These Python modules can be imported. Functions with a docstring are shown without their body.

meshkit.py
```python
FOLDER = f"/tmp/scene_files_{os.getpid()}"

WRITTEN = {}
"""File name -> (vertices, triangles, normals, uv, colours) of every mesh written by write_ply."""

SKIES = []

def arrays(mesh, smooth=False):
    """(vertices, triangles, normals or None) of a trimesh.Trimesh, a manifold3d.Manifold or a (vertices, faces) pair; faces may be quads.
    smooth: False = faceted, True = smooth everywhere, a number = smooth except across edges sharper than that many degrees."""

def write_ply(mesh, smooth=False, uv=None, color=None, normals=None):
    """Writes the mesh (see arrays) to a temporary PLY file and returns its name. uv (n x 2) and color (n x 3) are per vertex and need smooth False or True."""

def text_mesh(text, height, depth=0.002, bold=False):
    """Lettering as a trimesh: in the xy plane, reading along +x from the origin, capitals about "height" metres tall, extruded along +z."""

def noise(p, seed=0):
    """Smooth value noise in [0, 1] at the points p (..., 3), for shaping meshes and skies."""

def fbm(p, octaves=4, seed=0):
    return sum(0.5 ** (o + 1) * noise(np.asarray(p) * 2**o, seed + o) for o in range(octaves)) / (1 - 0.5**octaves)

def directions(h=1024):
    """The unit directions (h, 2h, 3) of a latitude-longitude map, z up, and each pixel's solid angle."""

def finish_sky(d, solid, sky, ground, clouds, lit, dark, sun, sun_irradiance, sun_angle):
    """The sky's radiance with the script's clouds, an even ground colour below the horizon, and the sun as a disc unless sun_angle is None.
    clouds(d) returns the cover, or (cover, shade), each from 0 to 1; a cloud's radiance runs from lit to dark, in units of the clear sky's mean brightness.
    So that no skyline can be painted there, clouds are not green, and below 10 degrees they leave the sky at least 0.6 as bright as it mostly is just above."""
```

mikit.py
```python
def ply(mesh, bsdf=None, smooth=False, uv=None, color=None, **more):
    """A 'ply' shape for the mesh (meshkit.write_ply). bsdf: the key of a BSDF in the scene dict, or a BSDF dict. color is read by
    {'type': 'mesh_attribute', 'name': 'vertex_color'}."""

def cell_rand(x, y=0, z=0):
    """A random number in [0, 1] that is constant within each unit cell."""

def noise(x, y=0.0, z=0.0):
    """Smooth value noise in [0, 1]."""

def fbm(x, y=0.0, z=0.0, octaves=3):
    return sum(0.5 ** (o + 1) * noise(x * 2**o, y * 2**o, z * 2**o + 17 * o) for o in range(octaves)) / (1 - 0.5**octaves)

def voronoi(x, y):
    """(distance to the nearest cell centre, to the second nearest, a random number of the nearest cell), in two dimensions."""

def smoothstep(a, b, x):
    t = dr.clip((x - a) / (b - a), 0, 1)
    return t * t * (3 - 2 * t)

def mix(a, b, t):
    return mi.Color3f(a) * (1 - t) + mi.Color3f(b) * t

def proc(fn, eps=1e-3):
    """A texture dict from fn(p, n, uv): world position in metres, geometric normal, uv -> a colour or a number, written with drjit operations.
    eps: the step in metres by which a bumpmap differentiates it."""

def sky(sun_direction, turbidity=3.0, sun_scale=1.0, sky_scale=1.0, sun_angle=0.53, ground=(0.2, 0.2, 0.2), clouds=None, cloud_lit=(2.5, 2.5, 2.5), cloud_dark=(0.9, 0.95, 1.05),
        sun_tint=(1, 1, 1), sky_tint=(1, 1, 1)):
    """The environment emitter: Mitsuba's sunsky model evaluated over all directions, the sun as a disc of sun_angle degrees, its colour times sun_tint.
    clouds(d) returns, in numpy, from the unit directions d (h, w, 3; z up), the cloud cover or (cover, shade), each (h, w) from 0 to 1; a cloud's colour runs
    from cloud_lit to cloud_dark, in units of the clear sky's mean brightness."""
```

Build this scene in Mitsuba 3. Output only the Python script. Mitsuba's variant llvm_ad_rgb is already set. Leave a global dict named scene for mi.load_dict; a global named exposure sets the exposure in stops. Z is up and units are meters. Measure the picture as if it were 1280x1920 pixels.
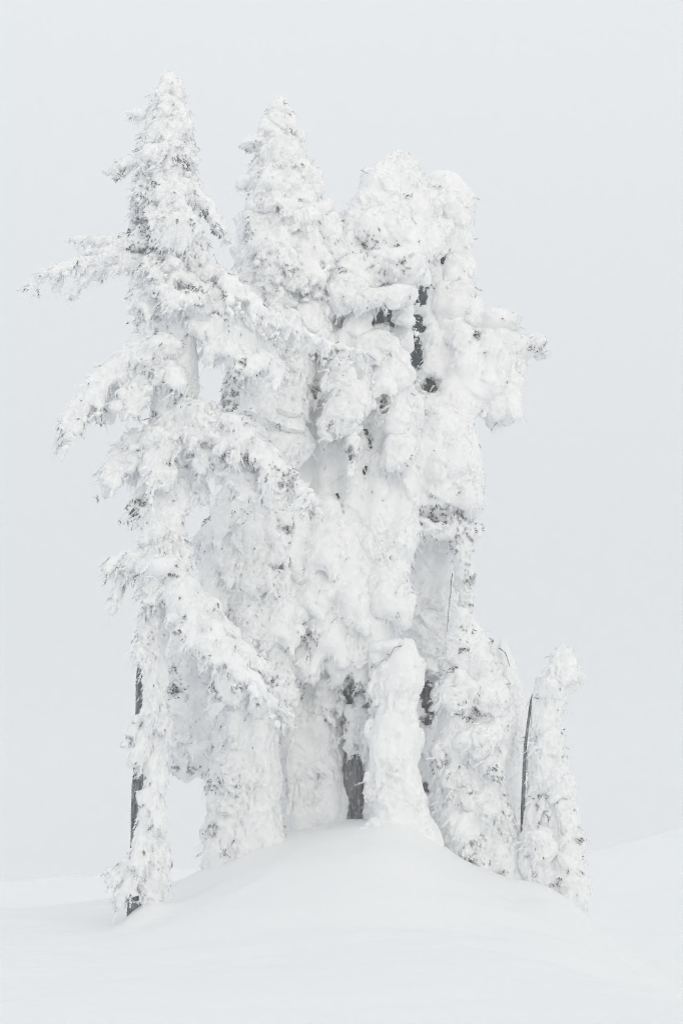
import math
import numpy as np
import drjit as dr
import trimesh
import mitsuba as mi
import mikit
import meshkit
from scipy.interpolate import RBFInterpolator

T = mi.ScalarTransform4f
scene, labels = {}, {}

# ------------------------------------------------------------------ camera, sky, exposure
EYE = np.array([0.0, 0.0, 1.7])
PITCH = math.radians(11.5)
FOCAL = 3333.0                         # in pixels of the 1280 x 1920 photograph
FWD = np.array([0, math.cos(PITCH), math.sin(PITCH)])
UP = np.array([0, -math.sin(PITCH), math.cos(PITCH)])
scene['camera'] = {'type': 'perspective', 'fov': 2 * math.degrees(math.atan(640 / FOCAL)), 'fov_axis': 'x', 'near_clip': 0.1, 'far_clip': 3000.0,
                   'to_world': T().look_at(origin=EYE.tolist(), target=(EYE + FWD).tolist(), up=[0, 0, 1]),
                   'medium': {'type': 'ref', 'id': 'haze_air'}}
exposure = 1.57


def overcast(d):
    """A closed cloud layer, brighter overhead than at the skyline as overcast skies are."""
    up = np.clip(d[..., 2], 0, 1)
    return np.ones_like(up), np.clip(1.0 - 0.75 * up, 0, 1)


scene['sky'] = mikit.sky([0.38, -0.88, 0.26], turbidity=4, sun_scale=0.38, sun_angle=55, clouds=overcast,
                         cloud_lit=(4.48, 4.60, 4.72), cloud_dark=(2.92, 3.04, 3.13), ground=(0.75, 0.76, 0.78), sun_tint=(0.75, 0.95, 1.44))
labels['sky'] = {'label': 'even white overcast sky', 'kind': 'structure'}
scene['haze_air'] = {'type': 'homogeneous', 'albedo': {'type': 'rgb', 'value': [0.95, 0.95, 0.955]}, 'sigma_t': 0.0052}


def at(px, py, y):
    """The point at distance y whose picture position was measured as (px, py) in the photograph."""
    d = FWD + np.array([1.0, 0, 0]) * (px - 640) / FOCAL + UP * (960 - py) / FOCAL
    return EYE + d * (y / d[1])


# ------------------------------------------------------------------ materials
def gray(v):
    return {'type': 'rgb', 'value': list(v)}


def snow_relief(p, n, uv):
    u, w = p.x * 0.45 + p.z * 0.9, p.x * 0.9 - p.z * 0.45
    a = 1.0 - dr.abs(mikit.noise(w * 30, p.y * 24, u * 9) - 0.5) * 2
    b = 1.0 - dr.abs(mikit.noise(w * 62 + 3, p.y * 55, u * 26) - 0.5) * 2
    return a * 0.014 + b * 0.008 + mikit.noise(p.x * 110, p.y * 110, p.z * 110) * 0.004


def grain_relief(p, n, uv):
    return mikit.fbm(p.x * 14, p.y * 9, p.z * 14, octaves=3) * 0.006


def bark_color(p, n, uv):
    s = mikit.fbm(p.x * 34 + p.z * 2, p.y * 34, p.z * 3.0, octaves=3)
    g = mikit.smoothstep(0.30, 0.62, s)
    f = mikit.smoothstep(0.60, 0.72, mikit.fbm(p.x * 46, p.y * 46, p.z * 14, octaves=2))
    c = mikit.mix([0.035, 0.036, 0.04], [0.15, 0.152, 0.165], g)
    return mikit.mix(c, [0.72, 0.74, 0.77], f * 0.30)


def needle_color(p, n, uv):
    f = mikit.smoothstep(0.50, 0.66, mikit.noise(p.x * 17, p.y * 17, p.z * 17))
    return mikit.mix([0.030, 0.038, 0.040], [0.55, 0.57, 0.62], f * 0.85)


def inner_color(p, n, uv):
    return mikit.mix([0.012, 0.026, 0.030], [0.07, 0.10, 0.11], mikit.smoothstep(0.45, 0.75, mikit.fbm(p.x * 24, p.y * 24, p.z * 12, octaves=2)))


def frosted_color(p, n, uv):
    f = mikit.smoothstep(0.30, 0.62, mikit.noise(p.x * 21, p.y * 21, p.z * 21))
    return mikit.mix([0.10, 0.11, 0.115], [0.70, 0.72, 0.76], f)


def twosided(b):
    return {'type': 'twosided', 'bsdf': b}


SNOW = [0.94, 0.948, 0.957]
scene['snow_bsdf'] = twosided({'type': 'bumpmap', 'arbitrary': {**mikit.proc(snow_relief, eps=0.006)}, 'scale': 1.0,
                               'bsdf': {'type': 'diffuse', 'reflectance': gray(SNOW)}})
scene['ground_bsdf'] = twosided({'type': 'bumpmap', 'arbitrary': {**mikit.proc(grain_relief, eps=0.01)}, 'scale': 1.0,
                                 'bsdf': {'type': 'diffuse', 'reflectance': gray([0.86, 0.873, 0.883])}})
scene['rime_bsdf'] = twosided({'type': 'diffuse', 'reflectance': gray([0.925, 0.935, 0.95])})
scene['needle_bsdf'] = twosided({'type': 'diffuse', 'reflectance': mikit.proc(needle_color)})
scene['inner_bsdf'] = twosided({'type': 'diffuse', 'reflectance': mikit.proc(inner_color)})
scene['frosted_bsdf'] = twosided({'type': 'diffuse', 'reflectance': mikit.proc(frosted_color)})
scene['bark_bsdf'] = twosided({'type': 'diffuse', 'reflectance': mikit.proc(bark_color)})
scene['twig_bsdf'] = twosided({'type': 'diffuse', 'reflectance': gray([0.10, 0.10, 0.105])})
scene['ice_bsdf'] = twosided({'type': 'roughplastic', 'diffuse_reflectance': gray([0.82, 0.85, 0.88]), 'alpha': 0.2})


# ------------------------------------------------------------------ mesh tools
def add(key, shape):
    k, n = key, 0
    while k in scene:
        n += 1
        k = f'{key}_{n:03d}'
    scene[k] = shape
    return k


CORN = np.array([[a, b, c] for a in (0, 1) for b in (0, 1) for c in (0, 1)])
EDGES = [(a, b) for a in range(8) for b in range(a + 1, 8) if np.abs(CORN[a] - CORN[b]).sum() == 1]


def nets(F, o, h):
    """Naive surface nets of the field F (negative inside) on a lattice from o with spacing h."""
    s = F < 0
    cnt = sum(s[a:s.shape[0] - 1 + a, b:s.shape[1] - 1 + b, c:s.shape[2] - 1 + c].astype(np.int8) for a, b, c in CORN)
    act = (cnt > 0) & (cnt < 8)
    ijk = np.argwhere(act)
    idx = np.full(act.shape, -1, np.int64)
    idx[act] = np.arange(len(ijk))
    V = np.stack([F[ijk[:, 0] + a, ijk[:, 1] + b, ijk[:, 2] + c] for a, b, c in CORN], 1)
    pos, w = np.zeros((len(ijk), 3)), np.zeros(len(ijk))
    for a, b in EDGES:
        m = (V[:, a] < 0) != (V[:, b] < 0)
        t = V[m, a] / (V[m, a] - V[m, b])
        pos[m] += CORN[a] + t[:, None] * (CORN[b] - CORN[a])
        w[m] += 1
    v = o + h * (ijk + pos / w[:, None])
    quads = []
    for ax in range(3):
        u, q = (ax + 1) % 3, (ax + 2) % 3
        sl0, sl1 = [slice(None)] * 3, [slice(None)] * 3
        sl0[ax], sl1[ax] = slice(0, -1), slice(1, None)
        ch = s[tuple(sl0)] != s[tuple(sl1)]
        e = np.argwhere(ch)
        e = e[(e[:, u] > 0) & (e[:, q] > 0) & (e[:, u] < s.shape[u] - 1) & (e[:, q] < s.shape[q] - 1)]
        ins = s[tuple(e.T)]
        c = []
        for du, dq in ((-1, -1), (0, -1), (0, 0), (-1, 0)):
            k = e.copy()
            k[:, u] += du
            k[:, q] += dq
            c.append(idx[tuple(k.T)])
        c = np.stack(c, 1)
        c[~ins] = c[~ins][:, ::-1]
        quads.append(c)
    Q = np.vstack(quads)
    return v, np.vstack([Q[:, [0, 1, 2]], Q[:, [0, 2, 3]]])


def normals(v, f):
    fn = np.cross(v[f[:, 1]] - v[f[:, 0]], v[f[:, 2]] - v[f[:, 0]])
    n = np.stack([sum(np.bincount(f[:, k], fn[:, c], len(v)) for k in range(3)) for c in range(3)], 1)
    return n / (np.linalg.norm(n, axis=1, keepdims=True) + 1e-12)


def prim_dist(P, p):
    a, b, ra, rb, sc = p
    ab = b - a
    L2 = ab @ ab
    t = np.clip(((P - a) @ ab) / L2, 0, 1) if L2 > 1e-9 else np.zeros(P.shape[:-1])
    d = (P - a - t[..., None] * ab) / sc
    return (np.sqrt((d * d).sum(-1)) - (ra + t * (rb - ra))) * sc.min()


def prim(a, b=None, ra=0.1, rb=None, sc=(1, 1, 1)):
    a = np.asarray(a, float)
    return (a, a if b is None else np.asarray(b, float), ra, ra if rb is None else rb, np.asarray(sc, float))


def bounds(p, pad):
    r = max(p[2], p[3]) * p[4] + pad
    return np.minimum(p[0], p[1]) - r, np.maximum(p[0], p[1]) + r


def solid(prims, k=0.05, vox=0.026, carve=()):
    """Smooth union of the primitives, minus the carved hollows, as (vertices, triangles)."""
    bb = [bounds(p, 2.5 * vox) for p in prims]
    lo, hi = np.min([b[0] for b in bb], 0), np.max([b[1] for b in bb], 0)
    n = np.ceil((hi - lo) / vox).astype(int) + 2
    F = np.full(n, 1.0, np.float32)
    ax = [lo[c] + vox * np.arange(n[c]) for c in range(3)]

    def block(b):
        i0 = np.maximum(np.floor((b[0] - lo) / vox).astype(int), 0)
        i1 = np.minimum(np.ceil((b[1] - lo) / vox).astype(int) + 1, n)
        sl = tuple(slice(i0[c], i1[c]) for c in range(3))
        return sl, (None if (i1 <= i0).any() else np.stack(np.meshgrid(*[ax[c][sl[c]] for c in range(3)], indexing='ij'), -1))

    for p in prims:
        sl, P = block(bounds(p, k + 2 * vox))
        d, g = prim_dist(P, p), F[sl]
        h = np.maximum(k - np.abs(d - g), 0) / k
        F[sl] = np.minimum(d, g) - h * h * k / 4
    for p in carve:
        b = bounds(p, 2 * vox)
        if (b[1] > lo).all() and (b[0] < hi).all():
            sl, P = block(b)
            if P is not None:
                jag = (meshkit.noise(P * 9.0, 5) - 0.5) * 0.17 + (meshkit.noise(P * 22.0, 6) - 0.5) * 0.10
                F[sl] = np.maximum(F[sl], -(prim_dist(P, p) + jag))
    return nets(F, lo, vox) if (F < 0).any() else (np.zeros((0, 3)), np.zeros((0, 3), int))


def rough(v, f, amp=1.0, sweep=(0.45, 0.0, 0.9), seed=0, tier=0.0):
    """Pushes the surface in and out: rime drawn out along the sweep of the wind, broken ledges, and crumbs."""
    if len(v) == 0:
        return v
    n = normals(v, f)
    s = np.asarray(sweep, float) / np.linalg.norm(sweep)
    q = v - 0.70 * (v @ s)[:, None] * s
    big = np.abs(meshkit.noise(q * 4.6, seed) - 0.5) * 2
    mid = 1 - np.abs(meshkit.noise(q * 10.0, seed + 1) - 0.5) * 2
    small = 1 - np.abs(meshkit.noise(q * 21.0, seed + 2) - 0.5) * 2
    tiny = np.abs(meshkit.noise(v * 30.0, seed + 3) - 0.5) * 2
    patch = np.clip((meshkit.noise(v * 1.7, seed + 4) * 0.65 + meshkit.noise(v * 4.5, seed + 8) * 0.35 - 0.36) * 4.5, 0.10, 1.45)
    d = 0.055 * (big - 0.35) + patch * (0.062 * (mid - 0.7) + 0.036 * (small - 0.7) + 0.028 * (tiny - 0.35))
    if tier:
        w = (v[:, 2] + 0.5 * v[:, 0] + 1.7 * meshkit.noise(v * [1.3, 1.3, 0.9], seed + 5)) / 0.5
        fr = w - np.floor(w)
        on = np.clip((meshkit.noise(v * 2.3 + 7, seed + 6) - 0.45) * 5, 0, 1)
        ledge = np.where(fr < 0.08, fr / 0.08, (1 - fr) / 0.92)
        d = d + tier * 0.15 * on * (ledge - 0.4) * np.clip(1 - np.abs(n[:, 2]), 0, 1)
    return v + n * (amp * d)[:, None]


def spikes(p, d, length, width):
    """Thin three-sided pointed pyramids: needles, rime feathers and hanging strands."""
    d = d / (np.linalg.norm(d, axis=1, keepdims=True) + 1e-9)
    a = np.cross(d, [0.31, 0.17, 0.93])
    a /= np.linalg.norm(a, axis=1, keepdims=True) + 1e-9
    b = np.cross(d, a)
    v = np.stack([p + width[:, None] * (math.cos(t) * a + math.sin(t) * b) for t in (0, 2.094, 4.189)] + [p + d * length[:, None]], 1).reshape(-1, 3)
    f = (np.array([[0, 1, 3], [1, 2, 3], [2, 0, 3]])[None] + 4 * np.arange(len(p))[:, None, None]).reshape(-1, 3)
    return v, f


def join(parts):
    vs, fs, o = [], [], 0
    for v, f in parts:
        vs.append(v)
        fs.append(f + o)
        o += len(v)
    return np.vstack(vs), np.vstack(fs)


def tube(path, radii, sides=10):
    path = np.asarray(path, float)
    t = np.gradient(path, axis=0)
    t /= np.linalg.norm(t, axis=1, keepdims=True)
    a = np.cross(t, [0.05, 1.0, 0.02])
    a /= np.linalg.norm(a, axis=1, keepdims=True)
    b = np.cross(t, a)
    ang = np.arange(sides) * 2 * np.pi / sides
    v = path[:, None] + np.asarray(radii)[:, None, None] * (np.cos(ang)[None, :, None] * a[:, None] + np.sin(ang)[None, :, None] * b[:, None])
    i, j = np.meshgrid(np.arange(len(path) - 1), np.arange(sides), indexing='ij')
    q = np.stack([i * sides + j, i * sides + (j + 1) % sides, (i + 1) * sides + (j + 1) % sides, (i + 1) * sides + j], -1).reshape(-1, 4)
    v = v.reshape(-1, 3)
    caps = [[len(v), (k + 1) % sides, k] for k in range(sides)] + [[len(v) + 1, len(v) - sides + k, len(v) - sides + (k + 1) % sides] for k in range(sides)]
    v = np.vstack([v, path[:1], path[-1:]])
    return v, np.vstack([q[:, [0, 1, 2]], q[:, [0, 2, 3]], caps])


def resample(pts, n):
    pts = np.asarray(pts, float)
    s = np.concatenate([[0], np.cumsum(np.linalg.norm(np.diff(pts, axis=0), axis=1))])
    u = np.linspace(0, s[-1], n)
    out = np.stack([np.interp(u, s, pts[:, c]) for c in range(3)], 1)
    for _ in range(2):
        out[1:-1] = 0.25 * out[:-2] + 0.5 * out[1:-1] + 0.25 * out[2:]
    return out


# ------------------------------------------------------------------ the ground
GROUND = [  # (px, py, distance) measured in the photograph
    (-300, 1925, 11.5), (100, 1925, 11.5), (640, 1925, 11.5), (1170, 1925, 11.5), (1600, 1940, 11.5),
    (-300, 1845, 17), (100, 1840, 17), (640, 1812, 17), (1000, 1822, 17), (1250, 1880, 17),
    (-200, 1780, 21.5), (60, 1775, 21.5), (270, 1775, 21.5), (640, 1715, 21.5), (900, 1735, 21.5), (1080, 1770, 21.5), (1200, 1850, 21.5),
    (-100, 1745, 24), (60, 1742, 24), (262, 1732, 24), (400, 1670, 24), (520, 1625, 24), (640, 1605, 24), (760, 1590, 24), (860, 1650, 24), (960, 1690, 24), (1060, 1697, 24), (1110, 1735, 24), (1170, 1805, 24),
    (-100, 1722, 26), (60, 1716, 26), (250, 1692, 26), (320, 1664, 26), (440, 1618, 26), (560, 1575, 26), (670, 1545, 26), (760, 1560, 26), (830, 1610, 26), (900, 1650, 26), (970, 1678, 26), (1040, 1682, 26), (1090, 1712, 26), (1200, 1800, 27),
    (-100, 1712, 29), (100, 1705, 29), (320, 1668, 29), (450, 1630, 29), (570, 1562, 28), (700, 1545, 28), (850, 1640, 29), (1000, 1690, 29), (1120, 1745, 29), (1250, 1800, 31),
    (-100, 1708, 34), (150, 1702, 34), (450, 1695, 34), (700, 1690, 34), (900, 1705, 34), (1100, 1775, 34), (1300, 1775, 36),
    (-200, 1708, 46), (200, 1702, 46), (600, 1697, 46), (850, 1700, 50), (1000, 1735, 41), (1150, 1750, 41), (1300, 1735, 41), (1500, 1700, 41),
    (1000, 1700, 48), (1150, 1690, 48), (1300, 1664, 48), (1000, 1655, 53), (1090, 1634, 53), (1180, 1608, 53), (1280, 1576, 53), (1500, 1515, 53),
    (-200, 1664, 54), (0, 1653, 54), (350, 1638, 54), (640, 1638, 54), (880, 1646, 54)]
gp = np.array([at(*g) for g in GROUND])
extra = np.array([[x, y, 0.0] for x in (-12, -4, 4, 12) for y in (-10, 0)] + [[-20, 14, 0.2], [20, 14, -0.6]] +
                 [[x, 66, 0.9] for x in (-30, -12, 0)] + [[x, 90, -1.0] for x in (-30, -12, 0)] + [[14, 80, 1.0], [30, 80, 2.0], [9, 66, 1.6], [20, 66, 3.4]] + [[x, 115, -6.0] for x in (-40, 0, 40)])
gp = np.vstack([gp, extra])
surf = RBFInterpolator(gp[:, :2], gp[:, 2], kernel='thin_plate_spline', smoothing=0.004)


def height(xy):
    return surf(np.asarray(xy, float))


DRIFTS = [(*at(268, 1730, 23.85)[:2], 0.30, 0.10), (*at(300, 1730, 23.9)[:2], 0.45, 0.06), (*at(455, 1620, 25.8)[:2], 0.75, 0.10), (*at(750, 1590, 25.1)[:2], 0.60, 0.10), (*at(800, 1600, 25.0)[:2], 0.5, 0.05),
          (*at(600, 1570, 27.0)[:2], 0.7, 0.08), (*at(900, 1660, 25.6)[:2], 0.7, 0.10), (*at(1030, 1690, 25.3)[:2], 0.6, 0.10)]


def ground_mesh():
    xs = np.concatenate([[-200, -140, -100, -60], np.arange(-40, -7, 1.0), np.arange(-7, 7, 0.13), np.arange(7, 41, 1.0), [60, 100, 140, 200]])
    ys = np.concatenate([[-200, -140, -100, -50, -25], np.arange(-10, 12, 1.0), np.arange(12, 31, 0.13), np.arange(31, 90, 0.6), np.arange(90, 116, 2.0), [130, 160, 200]])
    X, Y = np.meshgrid(xs, ys, indexing='ij')
    P = np.stack([X, Y], -1).reshape(-1, 2)
    C = np.stack([np.clip(P[:, 0], -40, 40), np.clip(P[:, 1], -10, 115)], 1)
    z = np.clip(surf(C), -7, 9)
    p3 = np.column_stack([P, np.zeros(len(P))])
    near = np.exp(-((P[:, 1] - 22) / 14) ** 2)
    z = z + (np.abs(meshkit.noise(p3 * [1.1, 3.2, 1] + 5, 21) - 0.5) * meshkit.noise(p3 * 0.7, 22)) * 0.03 * near
    z = z + (meshkit.fbm(p3 * [0.55, 0.8, 1], 3, 11) - 0.5) * 0.19 * near + (meshkit.fbm(p3 * 2.6, 2, 12) - 0.5) * 0.03 * near
    far = np.clip((P[:, 1] - 33) / 12, 0, 1)
    z = z + far * (meshkit.fbm(p3 * 0.22, 3, 14) - 0.5) * 0.5
    for bx, by, br, bh in DRIFTS:
        z = z + 1.9 * bh * np.exp(-((P[:, 0] - bx) ** 2 + (P[:, 1] - by) ** 2) / (br * br))
    nx, ny = len(xs), len(ys)
    i, j = np.meshgrid(np.arange(nx - 1), np.arange(ny - 1), indexing='ij')
    q = np.stack([i * ny + j, (i + 1) * ny + j, (i + 1) * ny + j + 1, i * ny + j + 1], -1).reshape(-1, 4)
    return np.column_stack([P, z]), np.vstack([q[:, [0, 1, 2]], q[:, [0, 2, 3]]])


scene['snow_ground'] = mikit.ply(ground_mesh(), 'ground_bsdf', smooth=True)
labels['snow_ground'] = {'label': 'smooth deep snow rising to a mound under the trees, open snowfield and bright slope behind', 'kind': 'structure'}


# ------------------------------------------------------------------ trees
class Tree:
    def __init__(self, key, label, y, seed, category='tree', group=None, fronds=0.0):
        self.fronds = fronds
        self.key, self.y, self.seed = key, y, seed
        self.rng = np.random.default_rng(seed)
        self.carve, self.dark, self.rime, self.hang, self.spots, self.frond = [], [], [], [], [], []
        labels[key] = {'label': label, 'category': category}
        if group:
            labels[key]['group'] = group

    def px(self, n):
        return n * self.y / FOCAL

    def hollow(self, x, y, rx, ry, front=-1.4, back=0.1, tilt=0):
        """A hollow in the snow running from the front of the crown towards the trunk."""
        a, b = at(x, y, self.y + front), at(x, y, self.y + back)
        r = self.px(1.0)
        self.carve.append(prim(a, b, 1.0, 0.8, (rx * r, min(rx, ry) * r, ry * r)))

    def spot(self, *places):
        """Places (px, py, radius, strength) where needles show through the snow."""
        for x, y, r, w in places:
            self.spots.append((at(x, y, self.y - 0.4), self.px(r), w))

    def skin(self, prims, name='snow_bough', k=0.06, amp=1.0, dark=0.25, rime=1.0, fringe=0.0, fronds=None, sweep=(0.45, 0, 0.9), out=None, vox=0.030, carve=True, tier=0.0):
        """Meshes one snow-covered piece and collects the needles and rime that stick out of it."""
        self.seed += 1
        v, f = solid(prims, k, vox, self.carve if carve else ())
        if len(f) < 20:
            return
        v = rough(v, f, amp, sweep, self.seed % 97, tier)
        add(f'{self.key}__{name}', mikit.ply((v, f), 'snow_bsdf', smooth=True))
        n = normals(v, f)
        c = np.mean([p[0] for p in prims], 0) if out is None else out
        rad = v - c
        rad /= np.linalg.norm(rad, axis=1, keepdims=True) + 1e-9
        patch = meshkit.noise(v * 2.6, 40 + self.seed % 13) * 0.6 + meshkit.noise(v * 9.0, 60) * 0.4
        fine = meshkit.noise(v * 13.0, 61)
        under = np.clip(-n[:, 2] + 0.15, 0, 1)
        prob = 0.18 * dark * np.where(patch > 0.60, 1, 0.02) * under
        near = 0.0
        for c0, r0, s0 in self.spots:
            d2 = ((v[:, [0, 2]] - c0[[0, 2]]) ** 2).sum(1) / (r0 * r0)
            near = near + s0 * np.exp(-d2 * 0.8) * (d2 < 3)
            prob = prob + 2.2 * s0 * np.exp(-d2 * 1.6) * (d2 < 2.2) * (fine > 0.5) * np.clip(0.6 - 0.9 * n[:, 2], 0.08, 1) * (n[:, 1] < 0.4)
        self.pick(v, n, rad, np.minimum(prob * 0.75, 0.7), self.dark)
        self.pick(v, n, rad, rime * (0.42 - 0.25 * min(self.fronds, 1)) * (np.where(patch > 0.45, 1.0, 0.25) + 0.5 * near) * (0.35 + under) * (n[:, 1] < 0.45), self.rime)
        fr = self.fronds if fronds is None else fronds
        if fr:
            g = fr * (vox / 0.026) ** 2 * 0.03 * (1.25 - n[:, 2]) * (n[:, 1] < 0.6) * np.where(patch > 0.47, 1.5, 0.22) * np.clip(1 - 0.5 * near, 0.15, 1)
            self.pick(v, n, rad, g, self.frond)
        if fringe:
            m = (n[:, 2] < -0.45) & (self.rng.random(len(v)) < 0.05 * fringe)
            self.hang.append((v[m], n[m]))

    def pick(self, v, n, rad, prob, to):
        m = self.rng.random(len(v)) < prob
        to.append((v[m], 0.7 * n[m] + 0.5 * rad[m]))

    # -------- pieces
    def mantle(self, prof, dy=0.0, depth=0.62, thick=0.85, step=20, name='snow_coat', k=0.10, jit=0.10, tier=1.0, **kw):
        """The continuous coat of a tree: prof gives (py, left px, right px[, extra distance])."""
        P = np.array([list(q) + [0.0] * (4 - len(q)) for q in prof], float)
        pr, y = [], P[0, 0]
        while y <= P[-1, 0]:
            l, r, ex = (np.interp(y, P[:, 0], P[:, c]) for c in (1, 2, 3))
            hw = self.px((r - l) / 2)
            m = max(1, int(round(hw / 0.22)))
            for i in range(m):
                u = (i + 0.5) / m * 2 - 1
                w = hw / m * (1.0 if m == 1 else 1.22)
                cx = (l + r) / 2 + u * (r - l) / 2 * (1 if m == 1 else (1 - 0.22 / m))
                dp = min(depth, max(hw * thick, w)) * math.sqrt(max(1 - 0.75 * u * u, 0.1))
                c = at(cx, y, self.y + dy + ex) + self.rng.normal(size=3) * [0.25 * jit * w, jit * dp, 0.02]
                pr.append(prim(c, None, 1.0, None, (w * self.rng.uniform(0.9, 1.04), dp * self.rng.uniform(0.85, 1.1), self.px(step * 1.5))))
            y += step
        self.skin(pr, name=name, k=k, tier=tier, **kw)

    def clump(self, x, y, rx, ry, dy=0.0, tilt=0.0, depth=None, lumps=14, **kw):
        """A pillow of snow of half-size rx, ry pixels."""
        c, r = at(x, y, self.y + dy), self.px(1.0)
        a, b = rx * r, ry * r
        d = (0.75 * (a + b) / 2) if depth is None else depth
        ct, st = math.cos(math.radians(tilt)), math.sin(math.radians(tilt))
        prims = [prim(c, None, 1.0, None, (a * 0.8, d * 0.85, b * 0.8))] if tilt == 0 else \
            [prim(c + np.array([ct, 0, st]) * max(a - b, 0) * 0.8, c - np.array([ct, 0, st]) * max(a - b, 0) * 0.8, min(a, b) * 0.85)]
        for _ in range(lumps):
            u = self.rng.normal(size=3)
            u /= np.linalg.norm(u)
            u[1] = -abs(u[1]) if self.rng.random() < 0.75 else u[1]
            o = u * [a * 0.78, d * 0.8, b * 0.78]
            o = np.array([o[0] * ct - o[2] * st, o[1], o[0] * st + o[2] * ct])
            rr = self.rng.uniform(0.2, 0.36) * min(a, b)
            prims.append(prim(c + o, c + o - np.array([0.5, 0, 0.9]) * rr * self.rng.uniform(0.2, 1.2), rr, rr * 0.8))
        self.skin(prims, **kw)

    def bough(self, pts, r0, r1, dy0=0.0, dy1=0.0, fan=1.0, fingers=7, droop=1.0, name='snow_bough', **kw):
        """A drooping branch under snow along picture points, with side twigs that droop too."""
        m = len(pts)
        path = [at(x, y, self.y + dy0 + (dy1 - dy0) * i / (m - 1)) for i, (x, y) in enumerate(pts)]
        self.branch(path, self.px(r0), self.px(r1), fan, fingers, droop, name, **kw)

    def branch(self, path, r0, r1, fan=1.0, fingers=7, droop=1.0, name='snow_bough', **kw):
        rng = self.rng
        L = np.linalg.norm(np.diff(np.asarray(path), axis=0), axis=1).sum()
        n = max(4, int(L / (0.55 * (r0 + r1) / 2 + 0.03)))
        q = resample(path, n)
        prims = []
        for i in range(n):
            t = i / (n - 1)
            r = (r0 + (r1 - r0) * t) * rng.uniform(0.75, 1.15) * (0.55 + 0.35 * (1 - t) if fingers > 3 else 1.0)
            o = rng.normal(size=3) * r * 0.22
            prims.append(prim(q[i] + o, None, r, None, (1.15, 1.15, rng.uniform(0.5, 0.8))))
        nf = int(round(fingers * 2.1))
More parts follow.
